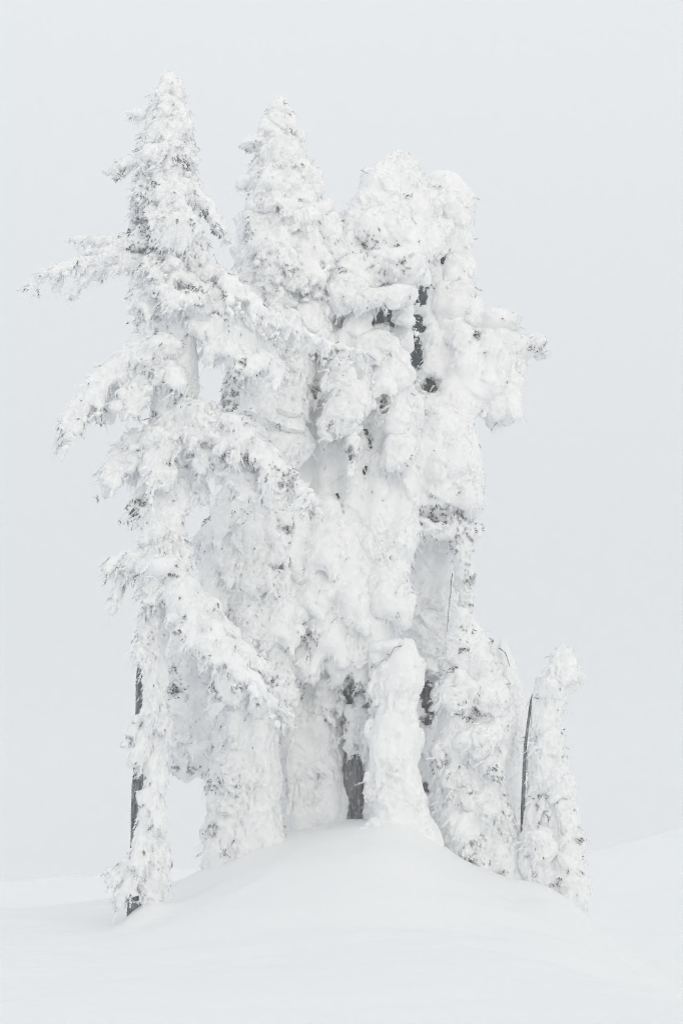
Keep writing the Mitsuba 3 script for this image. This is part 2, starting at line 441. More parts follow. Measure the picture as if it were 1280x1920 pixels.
        for k in range(nf):
            t = 0.10 + 0.88 * (k + rng.uniform(0, 0.9)) / nf
            i = min(int(t * (n - 1)), n - 2)
            d = q[i + 1] - q[i]
            d /= np.linalg.norm(d) + 1e-9
            side = np.cross(d, [0, 0, 1.0])
            side /= np.linalg.norm(side) + 1e-9
            side *= 1 if k % 2 else -1
            ln = fan * (0.30 * L * (1 - 0.6 * t) + r0 * 1.1) * rng.uniform(0.5, 1.2)
            e = side * ln * 0.6 + d * ln * rng.uniform(0.3, 0.65) + np.array([0, 0, -1.0]) * ln * rng.uniform(0.35, 0.95) * droop
            rr = (r0 + (r1 - r0) * t)
            m = max(3, int(ln / 0.06))
            for u in np.linspace(0.15, 1, m):
                p = q[i] + e * u + np.array([0, 0, -0.18 * ln * u * u])
                r = (0.45 * rr + 0.014) * (1.15 - 0.55 * u) * rng.uniform(0.75, 1.2)
                prims.append(prim(p + rng.normal(size=3) * r * 0.35, None, max(r, 0.02), None, (1, 1, rng.uniform(0.6, 1.0))))
        self.skin(prims, name=name, out=np.asarray(path[0]), **kw)

    def crown(self, trunk, prof, step=34, per=6, r=0.13, lift=0.15, drop=0.75, back=True, t0=0.0, **kw):
        """Whorls of drooping boughs round the trunk that fill a measured outline (y: left, right)."""
        ys = np.array([p[0] for p in prof], float)
        le, ri = np.array([p[1] for p in prof], float), np.array([p[2] for p in prof], float)
        rng = self.rng
        y, turn = ys[0], rng.uniform(0, 6)
        while y < ys[-1]:
            tx = np.interp(y, [p[1] for p in trunk], [p[0] for p in trunk])
            c = at(tx, y, self.y)
            for i in range(per):
                ph = turn + (i + rng.uniform(-0.3, 0.3)) * 2 * math.pi / per
                cx, sy = math.cos(ph), math.sin(ph)
                if sy > 0.5 and not back:
                    continue
                yy = y + rng.uniform(0, step)
                ye = yy + 26
                wl, wr = max(tx - np.interp(ye, ys, le), 8), max(np.interp(ye, ys, ri) - tx, 8)
                w = self.px((wr if cx > 0 else wl) * cx * cx + 0.5 * (wl + wr) * sy * sy) - r * 0.55
                w *= rng.uniform(0.85, 1.02)
                z0 = at(tx, yy, self.y)[2]
                h = np.array([cx, sy, 0])
                base = np.array([c[0], c[1], z0])
                path = [base + h * w * t + np.array([0, 0, lift * w * t * 1.2 - drop * w * t ** 1.7]) for t in np.linspace(t0, 1.0, 5)]
                rr = r * rng.uniform(0.8, 1.25) * min(1.0, 0.5 + w / 0.5)
                self.branch(path, rr, rr * 0.62, **kw)
            turn += 2.4
            y += step

    def trunk(self, pts, r0, r1, **kw):
        path = resample([at(x, y, self.y) for x, y in pts], 90)
        v, f = tube(path, np.linspace(r0, r1, 90), 28)
        n = normals(v, f)
        ang = np.arctan2(n[:, 1], n[:, 0])
        q = np.column_stack([np.cos(ang) * 3.2, np.sin(ang) * 3.2, v[:, 2] * 1.3])
        v = v + n * ((np.abs(meshkit.noise(q * 2.0, 3) - 0.5) + 0.6 * np.abs(meshkit.noise(q * 4.6, 4) - 0.5)) * 0.05 * r0 / 0.15)[:, None]
        add(f'{self.key}__trunk', mikit.ply((v, f), 'bark_bsdf', smooth=30))
        return path

    def core(self, pts, dy=0.0):
        """The dark needles and limbs inside the crown, seen through hollows in the snow: pts are (px, py, radius in px)."""
        pr = []
        for (x0, y0, r0), (x1, y1, r1) in zip(pts[:-1], pts[1:]):
            pr.append(prim(at(x0, y0, self.y + dy), at(x1, y1, self.y + dy), self.px(r0), self.px(r1)))
        v, f = solid(pr, 0.05, 0.05)
        v = v + normals(v, f) * (meshkit.noise(v * 9.0, 8) - 0.5)[:, None] * 0.16
        add(f'{self.key}__inner_foliage', mikit.ply((v, f), 'inner_bsdf', smooth=40))

    def plaster(self, pts, name='trunk_snow', dx=0.0, dy=0.0, step=0.07, **kw):
        """Rime and snow plastered on a trunk: pts are (px, py, half width in px)."""
        xyz = [np.append(at(x, y, self.y + dy) + [dx, 0, 0], self.px(w)) for x, y, w in pts]
        xyz = np.array(xyz)
        s = np.concatenate([[0], np.cumsum(np.linalg.norm(np.diff(xyz[:, :3], axis=0), axis=1))])
        u = np.arange(0, s[-1], step)
        pr = []
        for t in u:
            p = np.array([np.interp(t, s, xyz[:, c]) for c in range(4)])
            r = p[3] * self.rng.uniform(0.8, 1.0)
            pr.append(prim(p[:3] + self.rng.normal(size=3) * [0.1 * r, 0.1 * r, 0], None, r, None, (1, 0.9, 0.8)))
        self.skin(pr, name=name, **kw)

    def grow(self, needle=(0.012, 0.028), nw=0.0060, feather=(0.03, 0.065), fw=0.012, most=40000):
        """Builds the needles and rime feathers collected from all the pieces."""
        rng = self.rng

        def gather(lst):
            p = np.vstack([a for a, _ in lst]) if lst else np.zeros((0, 3))
            d = np.vstack([b for _, b in lst]) if lst else np.zeros((0, 3))
            if len(p) > most:
                i = rng.choice(len(p), most, replace=False)
                p, d = p[i], d[i]
            return p, d
        p, d = gather(self.dark)
        if len(p):
            d = d + rng.normal(size=d.shape) * 0.5 + [0, 0, -0.45]
            d /= np.linalg.norm(d, axis=1, keepdims=True)
            m, sp = 5, []
            for j in range(m):
                o = rng.normal(size=d.shape)
                o -= (o * d).sum(1, keepdims=True) * d
                o /= np.linalg.norm(o, axis=1, keepdims=True)
                sp.append(spikes(p + d * (0.012 * j - 0.02), 0.75 * d + 0.8 * o, rng.uniform(*needle, len(p)), np.full(len(p), nw)))
            sp.append(spikes(p - d * 0.02, d, rng.uniform(0.05, 0.075, len(p)), np.full(len(p), nw * 0.9)))
            k = add(f'{self.key}__needles', mikit.ply(join(sp), 'needle_bsdf'))
            labels[k] = {'label': 'dark frosted needles showing under the snow', 'kind': 'stuff'}
        p, d = gather(self.rime)
        parts = []
        if len(p):
            d = d + rng.normal(size=d.shape) * 0.45 + [-0.35, -0.1, -0.55]
            parts.append(spikes(p - d * 0.018, d, rng.uniform(*feather, len(p)), rng.uniform(0.6, 1.2, len(p)) * fw))
        fp, fd = gather(self.frond)
        gray_parts = []
        if len(fp):
            # frosted twigs that lie outwards and down over the surface, each with side twigs in pairs
            ax = fd * 0.55 + rng.normal(size=fd.shape) * 0.28 + [-0.12, -0.18, -0.62]
            ax /= np.linalg.norm(ax, axis=1, keepdims=True)
            sd = np.cross(ax, fd)
            sd /= np.linalg.norm(sd, axis=1, keepdims=True) + 1e-9
            fl = rng.uniform(0.08, 0.21, len(fp))
            gr = rng.random(len(fp)) < 0.11
            st = fp - ax * 0.03 + fd * 0.012
            for sel, to in ((~gr, parts), (gr, gray_parts)):
                if not sel.any():
                    continue
                P0, A, S, Ln = st[sel], ax[sel], sd[sel], fl[sel]
                w0 = 0.0105 if to is parts else 0.0075
                to.append(spikes(P0, A, Ln + 0.03, np.full(len(P0), w0)))
                for j in range(4):
                    for sg in (-1, 1):
                        u = (j + 0.6 + 0.4 * rng.random(len(P0))) / 4.6
                        to.append(spikes(P0 + A * (u * Ln)[:, None], A * 0.75 + sg * S * 0.7 + [0, 0, -0.15] + rng.normal(size=A.shape) * 0.12, Ln * rng.uniform(0.22, 0.42, len(P0)) * (1.15 - 0.6 * u), np.full(len(P0), w0 * 0.75)))
        if gray_parts:
            k = add(f'{self.key}__frosted_twigs', mikit.ply(join(gray_parts), 'frosted_bsdf'))
            labels[k] = {'label': 'grey half-frosted needle twigs', 'kind': 'stuff'}
        h, hn = gather(self.hang)
        if len(h):
            d = np.array([-0.12, 0, -1.0]) + rng.normal(size=h.shape) * [0.22, 0.15, 0.1]
            parts.append(spikes(h + [0, 0, 0.02], d, rng.uniform(0.06, 0.22, len(h)), rng.uniform(0.005, 0.010, len(h))))
        if parts:
            k = add(f'{self.key}__rime', mikit.ply(join(parts), 'rime_bsdf'))
            labels[k] = {'label': 'feathery white rime on the snow and twigs', 'kind': 'stuff'}

    def twig(self, pts, r=0.006, dy=0.0, name='twig', bsdf='twig_bsdf'):
        path = resample([at(x, y, self.y + dy) for x, y in pts], 14)
        path += (np.random.default_rng(int(pts[0][0])).random(path.shape) - 0.5) * 0.012
        add(f'{self.key}__{name}', mikit.ply(tube(path, np.linspace(r, r * 0.45, 14), 6), bsdf, smooth=True))


# ---- the tall conifer on the left
a = Tree('snowy_conifer', 'tall slender snowy conifer at the far left with long drooping branches and dark bark showing', 24.0, 100, fronds=1.0)
AT = [(317, 152), (318, 500), (308, 800), (292, 1000), (277, 1150), (271, 1400), (266, 1600), (260, 1745)]
a.spot((285, 345, 14, 1), (268, 385, 22, 0.8), (238, 425, 20, 1.4), (262, 415, 28, 0.8), (270, 462, 26, 0.7), (245, 452, 16, 0.8), (290, 482, 14, 1), (338, 300, 13, 1), (222, 320, 20, 1.0), (362, 430, 10, 1.4), (378, 385, 10, 1.2), (400, 420, 13, 1.6), (422, 448, 11, 1.5),
       (365, 553, 17, 2), (420, 556, 8, 1.2), (262, 497, 8, 1), (255, 590, 14, 0.7), (290, 615, 7, 1.2), (280, 705, 12, 1.0), (182, 790, 9, 0.8), (286, 765, 8, 1), (252, 945, 18, 1.6), (268, 940, 14, 1.6), (340, 872, 7, 1.6), (320, 870, 8, 0.8), (428, 725, 24, 3.2), (455, 690, 10, 3.0),
       (430, 860, 14, 0.9), (470, 875, 16, 0.8), (522, 890, 16, 1.0), (545, 912, 18, 1.0), (325, 1072, 12, 1.4), (225, 1050, 12, 0.8), (235, 1092, 10, 0.8), (335, 1190, 14, 0.8), (405, 1238, 9, 1.6), (450, 1300, 12, 1.1), (480, 1330, 10, 1.4), (500, 1278, 16, 0.8), (190, 1640, 6, 1.5), (235, 1375, 10, 0.7), (345, 640, 10, 0.6))
a.trunk(AT[::-1], 0.155, 0.03)
a.crown(AT, [(150, 303, 332), (200, 274, 352), (260, 250, 374), (310, 240, 384), (360, 232, 378), (420, 222, 396), (480, 222, 402), (540, 236, 405), (575, 238, 370), (600, 240, 360)], step=30, per=6, r=0.125, dark=0.55)
a.clump(317, 150, 17, 24, 0.0, lumps=9, dark=0)
a.clump(312, 190, 28, 36, -0.05, lumps=14, dark=0)
a.clump(318, 245, 42, 44, -0.12, lumps=16, dark=0.02)
a.clump(325, 300, 44, 40, -0.2, lumps=16, dark=0.1)
a.clump(312, 350, 46, 40, -0.25, lumps=16, dark=0.3)
a.clump(330, 430, 48, 50, -0.35, lumps=18, dark=0.1)
a.bough([(290, 488), (200, 482), (120, 498), (65, 520), (42, 543)], 22, 7, 0.0, -0.1, fan=0.5, fingers=9, dark=0.3, fringe=1.0)
a.bough([(200, 490), (158, 520), (130, 560)], 12, 6, 0.0, 0.05, fan=0.4, fingers=4, fringe=0.8)
a.bough([(112, 505), (103, 546)], 9, 8, 0.0, 0.0, fingers=1, fan=0.3)
a.bough([(270, 452), (200, 445), (132, 448)], 15, 6, 0.1, 0.25, fan=0.6, fingers=7, dark=0.3)
a.bough([(250, 455), (200, 468), (160, 476)], 14, 6, 0.0, 0.0, fan=0.5, fingers=5, dark=0.4)
a.bough([(300, 648), (235, 668), (170, 725), (128, 780), (111, 803)], 36, 11, -0.05, -0.35, fan=0.75, fingers=12, dark=0.4, fringe=0.5)
a.bough([(300, 655), (270, 690), (250, 735), (241, 775)], 36, 11, -0.2, -0.55, fan=0.6, fingers=8, dark=0.5, fringe=0.5)
a.bough([(290, 655), (320, 690), (340, 720)], 30, 12, -0.2, -0.55, fan=0.6, fingers=7, dark=0.4)
a.clump(161, 775, 18, 24, -0.3, lumps=8)
a.clump(187, 778, 15, 22, -0.25, lumps=8, dark=0.5)
a.bough([(312, 800), (255, 828), (212, 868), (186, 896)], 38, 14, -0.05, -0.25, fan=0.7, fingers=12, dark=0.25, fringe=0.4)
a.bough([(312, 810), (285, 850), (300, 905)], 40, 14, -0.2, -0.55, fan=0.7, fingers=9, dark=0.3, fringe=0.5)
a.bough([(288, 905), (252, 945), (229, 978)], 11, 6, -0.1, -0.2, fan=0.25, fingers=3, dark=2.2)
a.bough([(282, 915), (262, 950), (256, 984)], 9, 5, -0.1, -0.2, fan=0.25, fingers=3, dark=2.2)
a.bough([(330, 870), (342, 920), (345, 965)], 22, 12, -0.1, -0.25, fan=0.4, fingers=5, dark=0.4, fringe=0.6)
a.bough([(350, 860), (372, 900), (384, 945)], 20, 9, 0.0, -0.1, fan=0.4, fingers=5, dark=0.4, fringe=0.6)
a.bough([(300, 1030), (252, 1042), (216, 1058), (192, 1062)], 30, 7, -0.05, -0.2, fan=0.6, fingers=9, dark=0.3, fringe=0.6)
a.bough([(240, 1060), (222, 1105), (208, 1152)], 11, 5, -0.05, -0.1, fan=0.3, fingers=4, dark=0.6)
a.bough([(290, 290), (245, 303), (206, 322)], 20, 15, 0.0, 0.05, fan=0.4, fingers=5, dark=1.5)
a.bough([(270, 216), (240, 214)], 9, 7, 0.0, 0.0, fingers=1, fan=0.2)
a.bough([(352, 345), (392, 392), (430, 452)], 22, 10, 0.0, 0.0, fan=0.4, fingers=6, dark=1.4)
a.bough([(345, 410), (368, 445), (388, 498)], 20, 9, -0.1, -0.2, fan=0.4, fingers=5, dark=1.0)
a.bough([(320, 530), (370, 532), (420, 556), (446, 592)], 32, 16, -0.1, -0.4, fan=0.7, fingers=8, dark=0.9)
a.bough([(300, 545), (330, 560), (385, 552)], 24, 12, -0.4, -0.7, fan=0.7, fingers=6, dark=1.0)
a.bough([(330, 500), (430, 520), (505, 590), (600, 638), (690, 662)], 22, 6, -0.1, -0.9, fan=0.45, fingers=10, dark=0.3, fringe=1.3)
a.bough([(340, 585), (420, 600), (480, 655), (525, 695)], 44, 24, -0.1, -0.5, fan=0.7, fingers=12, dark=0.5, fringe=0.6)
a.bough([(452, 655), (434, 715), (424, 765)], 22, 13, -0.1, -0.1, fan=0.3, fingers=8, dark=3.0, rime=3)
a.bough([(396, 636), (393, 672)], 14, 10, 0.0, 0.0, fan=0.3, fingers=3, dark=0.8)
a.bough([(330, 762), (400, 785), (480, 830), (550, 900), (584, 934)], 46, 12, -0.1, -0.9, fan=0.55, fingers=14, dark=0.5, fringe=1.0)
a.bough([(350, 800), (430, 862), (488, 928)], 40, 16, -0.1, -0.5, fan=0.6, fingers=12, dark=0.5, fringe=0.8)
a.bough([(300, 1070), (360, 1130), (412, 1200), (470, 1268), (542, 1342)], 44, 9, -0.1, -0.9, fan=0.4, fingers=13, dark=0.5, fringe=1.0)
a.bough([(370, 1120), (430, 1195), (480, 1238), (536, 1282)], 34, 7, -0.2, -0.6, fan=0.45, fingers=10, dark=0.5, fringe=1.0)
a.bough([(265, 1618), (228, 1636), (196, 1640)], 24, 9, 0.0, -0.1, fan=0.6, fingers=7, dark=0.5, fringe=0.6)
a.bough([(262, 1640), (236, 1665), (212, 1690)], 20, 8, -0.1, -0.2, fan=0.6, fingers=7, fringe=0.8)
a.bough([(270, 1355), (245, 1385), (232, 1402)], 15, 6, -0.05, -0.1, fan=0.4, fingers=4, dark=0.5)
a.bough([(268, 1415), (245, 1425)], 9, 5, 0, 0, fan=0.3, fingers=2, dark=0.6)
a.plaster([(330, 560, 40), (328, 700, 42), (322, 800, 40), (312, 900, 36), (305, 1000, 36), (292, 1080, 40), (286, 1140, 26), (285, 1300, 25), (286, 1370, 30), (281, 1450, 27), (279, 1540, 28), (275, 1600, 33), (278, 1660, 28), (282, 1706, 18)], dx=0.025, dy=-0.07, dark=0.25, amp=1.3, sweep=(0.2, 0, 1), fronds=0.45)
for q, r0, r1 in [([(300, 880), (296, 940), (286, 1000)], 30, 16), ([(315, 960), (332, 1020), (338, 1085)], 30, 14), ([(300, 1000), (286, 1060), (276, 1130)], 30, 14), ([(285, 1180), (272, 1210), (268, 1245)], 15, 8), ([(292, 1290), (300, 1330), (302, 1370)], 16, 9),
                  ([(280, 1370), (262, 1400), (256, 1430)], 17, 8), ([(285, 1470), (296, 1510), (298, 1550)], 14, 8), ([(278, 1560), (262, 1590), (252, 1620)], 18, 9), ([(322, 640), (340, 690), (345, 735)], 26, 14), ([(318, 700), (312, 760), (300, 810)], 30, 16)]:
    a.bough(q, r0, r1, -0.1, -0.3, fan=0.7, fingers=7, dark=0.4, fringe=0.3)
a.twig([(247, 822), (225, 832), (206, 835)], 0.005)
a.twig([(222, 1052), (205, 1058), (186, 1063)], 0.006, -0.2)
a.twig([(278, 1708), (280, 1730)], 0.012, -0.15)
a.twig([(425, 512), (440, 516)], 0.005, -0.4)
a.grow()

# ---- the second conifer, leaning slightly right
b = Tree('snowy_conifer_001', 'second snow-caked conifer from the left with a plump pointed top', 26.0, 300, fronds=0.35)
BT = [(524, 190), (515, 500), (480, 1000), (455, 1620)]
b.spot((468, 276, 13, 2), (455, 350, 9, 1.6), (545, 240, 12, 0.6), (548, 516, 10, 2), (475, 446, 12, 0.8), (560, 380, 6, 1), (445, 940, 12, 1.3), (450, 965, 12, 1.3), (388, 982, 9, 2), (466, 775, 8, 1.4), (525, 796, 7, 1.2), (400, 1470, 15, 1.6), (440, 1478, 12, 1.8), (396, 1558, 13, 1.2), (420, 1600, 7, 1.6),
       (322, 1436, 9, 1), (352, 1436, 8, 1), (376, 1440, 9, 1.4), (326, 1294, 18, 3.0), (320, 1250, 9, 1.4), (405, 1300, 8, 2.0), (395, 1560, 12, 1))
b.trunk(BT[::-1], 0.2, 0.03)
for h in [(537, 992, 20, 15), (527, 1062, 16, 10), (326, 1294, 20, 16), (404, 1300, 6, 11)]:
    b.hollow(*h, -1.4, 0.45)
b.core([(335, 1262, 14), (332, 1310, 16)], 0.5)
b.core([(410, 1280, 14), (408, 1320, 14)], 0.45)
b.crown(BT, [(205, 503, 548), (245, 476, 592), (290, 462, 606), (350, 448, 602), (400, 444, 630), (450, 445, 650), (520, 446, 640), (580, 430, 640)], step=44, per=4, r=0.15, lift=0.05, drop=0.95, dark=0.25, vox=0.03, sweep=(0.6, 0, 0.8))
for c in [(524, 208, 22, 26, -0.05), (522, 240, 36, 30, -0.1), (530, 290, 48, 40, -0.15), (522, 345, 50, 40, -0.2)]:
    b.clump(*c[:4], c[4], lumps=14, dark=0.15, k=0.1, sweep=(0.6, 0, 0.8), tier=0.4)
b.mantle([(330, 480, 580), (400, 468, 600), (470, 470, 612), (540, 470, 610)], dy=0.0, depth=0.5, dark=0.1, sweep=(0.6, 0, 0.8), vox=0.03)
for q in [(606, 395, 26, 24, 0.0), (622, 430, 30, 28, -0.1), (630, 470, 28, 30, -0.1), (585, 345, 22, 30, 0.0), (460, 420, 22, 30, 0.0), (458, 480, 24, 34, 0.0)]:
    b.clump(*q[:4], q[4], lumps=12, dark=0.05, k=0.10, sweep=(0.6, 0, 0.8))
b.crown(BT, [(262, 474, 596), (330, 452, 604), (400, 444, 632), (450, 442, 652), (540, 440, 640)], step=36, per=7, r=0.12, lift=0.0, drop=1.15, back=False, t0=0.4, dark=0.2, k=0.09, sweep=(0.6, 0, 0.8), vox=0.03)
b.bough([(490, 265), (470, 270), (459, 274)], 18, 11, -0.1, -0.1, fan=0.3, fingers=3, dark=1.6)
b.bough([(480, 335), (460, 342), (446, 350)], 18, 9, -0.1, -0.1, fan=0.3, fingers=3, dark=1.2)
b.bough([(480, 930), (440, 960), (400, 985), (368, 1020)], 40, 22, -0.1, -0.2, fan=0.6, fingers=10, dark=0.4)
b.bough([(440, 900), (410, 950), (384, 990)], 22, 10, -0.3, -0.5, fan=0.3, fingers=5, dark=0.9)
b.mantle([(560, 445, 620), (640, 430, 600), (700, 425, 580), (760, 450, 575), (830, 440, 565), (900, 440, 545)], dy=0.0, dark=0.1, vox=0.03)
b.mantle([(925, 440, 520), (960, 415, 545), (1000, 378, 545), (1050, 370, 545), (1100, 374, 545), (1150, 386, 545), (1200, 396, 545), (1250, 408, 540), (1300, 420, 528), (1350, 410, 518), (1400, 410, 520), (1450, 407, 522), (1500, 398, 524), (1550, 390, 526), (1600, 386, 536), (1640, 378, 548)], dy=-0.15, depth=0.55, dark=0.15, tier=0.25, amp=1.35, sweep=(0.15, 0, 1), vox=0.03)
for q in [[(470, 925), (430, 960), (395, 1000)], [(470, 960), (440, 1010), (410, 1060)], [(500, 980), (500, 1040), (490, 1090)], [(440, 1030), (410, 1080), (385, 1120)], [(480, 1060), (470, 1120), (450, 1170)], [(510, 1080), (520, 1140), (520, 1190)],
          [(440, 1120), (415, 1170), (400, 1220)], [(480, 1160), (475, 1220), (465, 1280)], [(510, 1190), (515, 1250), (512, 1310)], [(440, 1210), (430, 1260), (420, 1310)]]:
    b.bough(q, 32, 18, -0.15, -0.62, fan=0.8, fingers=9, dark=0.25, k=0.09, vox=0.034)
b.mantle([(1175, 325, 395), (1250, 316, 430), (1320, 314, 430), (1400, 314, 430), (1436, 322, 420)], dy=0.35, depth=0.4, dark=0.3, name='snow_bough', fringe=0.2)
b.clump(370, 1405, 46, 30, 0.15, lumps=16, dark=0.6, fringe=0.5)
b.bough([(420, 1420), (400, 1460), (388, 1490)], 22, 10, 0, -0.1, fan=0.4, fingers=6, dark=1.5, fringe=0.6)
b.clump(402, 1560, 22, 50, -0.1, lumps=14, dark=0.9)
b.clump(400, 1610, 24, 26, -0.1, lumps=14, dark=0.8)
b.grow()

# ---- the broad conifer in the middle
c3 = Tree('snowy_conifer_002', 'broadest snow-buried conifer in the middle with grey bark showing in a hollow near its foot', 26.6, 500, fronds=0.22)
CT = [(745, 285), (730, 600), (700, 1000), (668, 1440), (664, 1545)]
c3.trunk(CT[::-1], 0.21, 0.03)
for h in [(788, 565, 8, 26), (782, 610, 9, 30), (780, 665, 9, 26), (668, 1470, 20, 56), (655, 1300, 13, 34), (640, 1352, 8, 24), (537, 992, 17, 13), (527, 1062, 13, 8), (717, 1038, 5, 9), (732, 1050, 6, 7),
          (598, 660, 22, 22), (592, 735, 10, 30), (718, 762, 6, 16), (622, 812, 9, 7), (656, 860, 6, 24), (600, 550, 18, 22)]:
    c3.hollow(*h)
c3.spot((766, 371, 9, 1.5), (690, 475, 24, 0.6), (746, 476, 9, 1.3), (690, 506, 15, 0.7), (756, 520, 13, 0.9), (720, 548, 11, 0.9), (640, 530, 11, 1.3), (592, 622, 6, 2.5), (632, 680, 21, 2.6), (620, 812, 7, 2), (580, 1207, 21, 1.2), (714, 1280, 7, 1.6), (710, 1332, 9, 1.6), (690, 1310, 20, 0.6), (652, 1300, 20, 1.0), (640, 1352, 14, 1.2), (600, 660, 16, 1), (672, 450, 10, 0.6))
c3.mantle([(312, 722, 772), (330, 697, 787), (350, 678, 802), (380, 668, 812, -0.05), (420, 642, 806, -0.1), (460, 622, 802, -0.15), (500, 600, 796, -0.2), (540, 572, 778, -0.2), (575, 540, 768, 0.05), (595, 534, 762, 0.25), (620, 528, 758, 0.2), (650, 530, 754, -0.05), (690, 540, 758, -0.05), (730, 540, 772, 0.0), (770, 535, 795, 0.2), (820, 530, 790, 0.35), (900, 530, 790, 0.35), (960, 525, 790, 0.25), (1010, 515, 780, 0.0), (1060, 508, 765, -0.1), (1120, 505, 752, -0.15), (1180, 515, 745, -0.12), (1225, 535, 738, -0.05), (1250, 560, 725, 0.0)], depth=0.7, dark=0.10, rime=0.8, step=22, k=0.12, tier=0.6, vox=0.03, amp=0.75)
c3.core([(552, 930, 22), (552, 1080, 24)], -0.1)
c3.core([(735, 420, 20), (720, 600, 45), (690, 780, 24), (650, 980, 40), (640, 1150, 40), (655, 1300, 34)])
CL = [  # x, y, rx, ry, distance offset: the lobes that stand out from the coat
    (715, 435, 74, 46, -0.55), (745, 500, 66, 46, -0.7), (672, 520, 52, 46, -0.65), (650, 556, 56, 34, -0.75), (742, 556, 46, 28, -0.9), (690, 560, 50, 26, -0.95), (560, 560, 60, 40, -0.45), (690, 650, 74, 46, -0.5), (735, 690, 44, 46, -0.5),
    (636, 716, 40, 34, -0.8), (636, 786, 46, 42, -0.85), (655, 750, 44, 40, -0.75), (500, 774, 44, 50, -0.75), (548, 730, 42, 60, -0.5), (540, 830, 50, 44, -0.5), (560, 1015, 46, 34, -0.3), (740, 790, 36, 40, -0.5), (745, 850, 36, 44, -0.5)]
for q in CL:
    c3.clump(*q[:4], q[4], lumps=9, dark=0.12, rime=0.6, k=0.14, tier=0.5, vox=0.03, amp=0.75)
for q in [[(640, 1225), (640, 1280), (634, 1345)], [(668, 1225), (672, 1300), (668, 1390)], [(700, 1225), (702, 1310), (698, 1400)], [(655, 1330), (660, 1370), (655, 1408)], [(725, 1215), (722, 1270), (716, 1310)], [(682, 1340), (684, 1380), (680, 1418)]]:
    c3.bough(q, 17, 9, -0.3, -0.3, fan=0.7, fingers=8, dark=0.5, rime=2.5, fringe=0.8)
c3.mantle([(1380, 690, 715), (1450, 688, 712), (1540, 684, 716)], dy=-0.2, depth=0.2, dark=0.3, name='snow_bough', rime=2, tier=0.3)
for q in [(700, 345, 28, 32, 0.0), (692, 385, 34, 30, -0.1), (664, 424, 40, 32, -0.15), (640, 470, 40, 34, -0.2), (795, 385, 34, 38, 0.0), (800, 450, 30, 50, -0.1), (745, 312, 36, 24, 0.0)]:
    c3.clump(*q[:4], q[4], lumps=14, dark=0.05, k=0.12)
c3.crown(CT, [(330, 680, 795), (400, 662, 815), (500, 596, 805), (560, 560, 762), (640, 528, 752), (720, 540, 764)], step=50, per=6, r=0.13, lift=0.0, drop=0.9, back=False, t0=0.5, dark=0.1, k=0.09, vox=0.034, rime=0.6, amp=0.8)
for q in [[(600, 1030), (590, 1080), (575, 1130)], [(660, 1020), (665, 1080), (660, 1150)], [(720, 1020), (728, 1080), (726, 1140)], [(620, 1090), (615, 1150), (612, 1215)], [(690, 1100), (695, 1160), (700, 1225)],
          [(560, 1060), (545, 1110), (530, 1160)], [(580, 1150), (570, 1200), (560, 1250)], [(650, 1150), (655, 1200), (655, 1245)], [(545, 960), (535, 1010), (522, 1050)], [(620, 960), (610, 1010), (596, 1050)]]:
    c3.bough(q, 34, 22, -0.35, -0.85 if q[0][1] < 1100 else -0.7, fan=0.8, fingers=8, dark=0.15, k=0.12, rime=0.9, vox=0.034)
for q in [[(715, 1215), (716, 1270), (712, 1330)], [(735, 1205), (740, 1240), (738, 1275)]]:
    c3.bough(q, 24, 12, -0.9, -1.1, fan=0.7, fingers=8, dark=0.5, rime=1.5, fringe=0.5)
c3.clump(655, 1225, 14, 40, -0.75, lumps=8, dark=0.3, fringe=0.6)
c3.clump(638, 682, 26, 22, -0.95, lumps=10, dark=0.5, rime=2)
c3.bough([(662, 800), (656, 870), (651, 930)], 12, 3, -0.8, -0.8, fan=0.1, fingers=1, name='icicle', dark=0)
c3.twig([(655, 650), (678, 656), (705, 676)], 0.007, -1.25)
c3.grow()

# ---- the trunk mass behind, half hidden in the middle
e = Tree('snowy_conifer_003', 'shaded snow-plastered trunk set back in the middle between the second and the broadest conifer', 27.3, 700)
e.trunk([(590, 1570), (595, 1100), (600, 700), (615, 470)], 0.2, 0.05)
e.spot((560, 1300, 14, 0.5), (610, 1350, 14, 0.5), (600, 1240, 16, 0.5))
e.mantle([(1150, 530, 640), (1190, 530, 640), (1250, 524, 642), (1300, 521, 643), (1350, 520, 640), (1400, 521, 640), (1450, 523, 640), (1510, 526, 652), (1565, 532, 664)], dy=-0.62, depth=0.5, dark=0.15, tier=0.2, rime=1.6, amp=1.35, sweep=(0.15, 0, 1))
e.mantle([(480, 590, 650), (600, 560, 650), (800, 540, 650), (1000, 530, 650), (1210, 535, 640)], dy=0.0, depth=0.4, dark=0.1, tier=0.5, vox=0.05, rime=0)
e.bough([(560, 1225), (548, 1290), (545, 1340)], 20, 10, -0.95, -1.1, fan=0.6, fingers=7, dark=0.4)
e.bough([(605, 1230), (612, 1300), (610, 1350)], 20, 10, -0.95, -1.1, fan=0.6, fingers=7, dark=0.4)
e.grow()

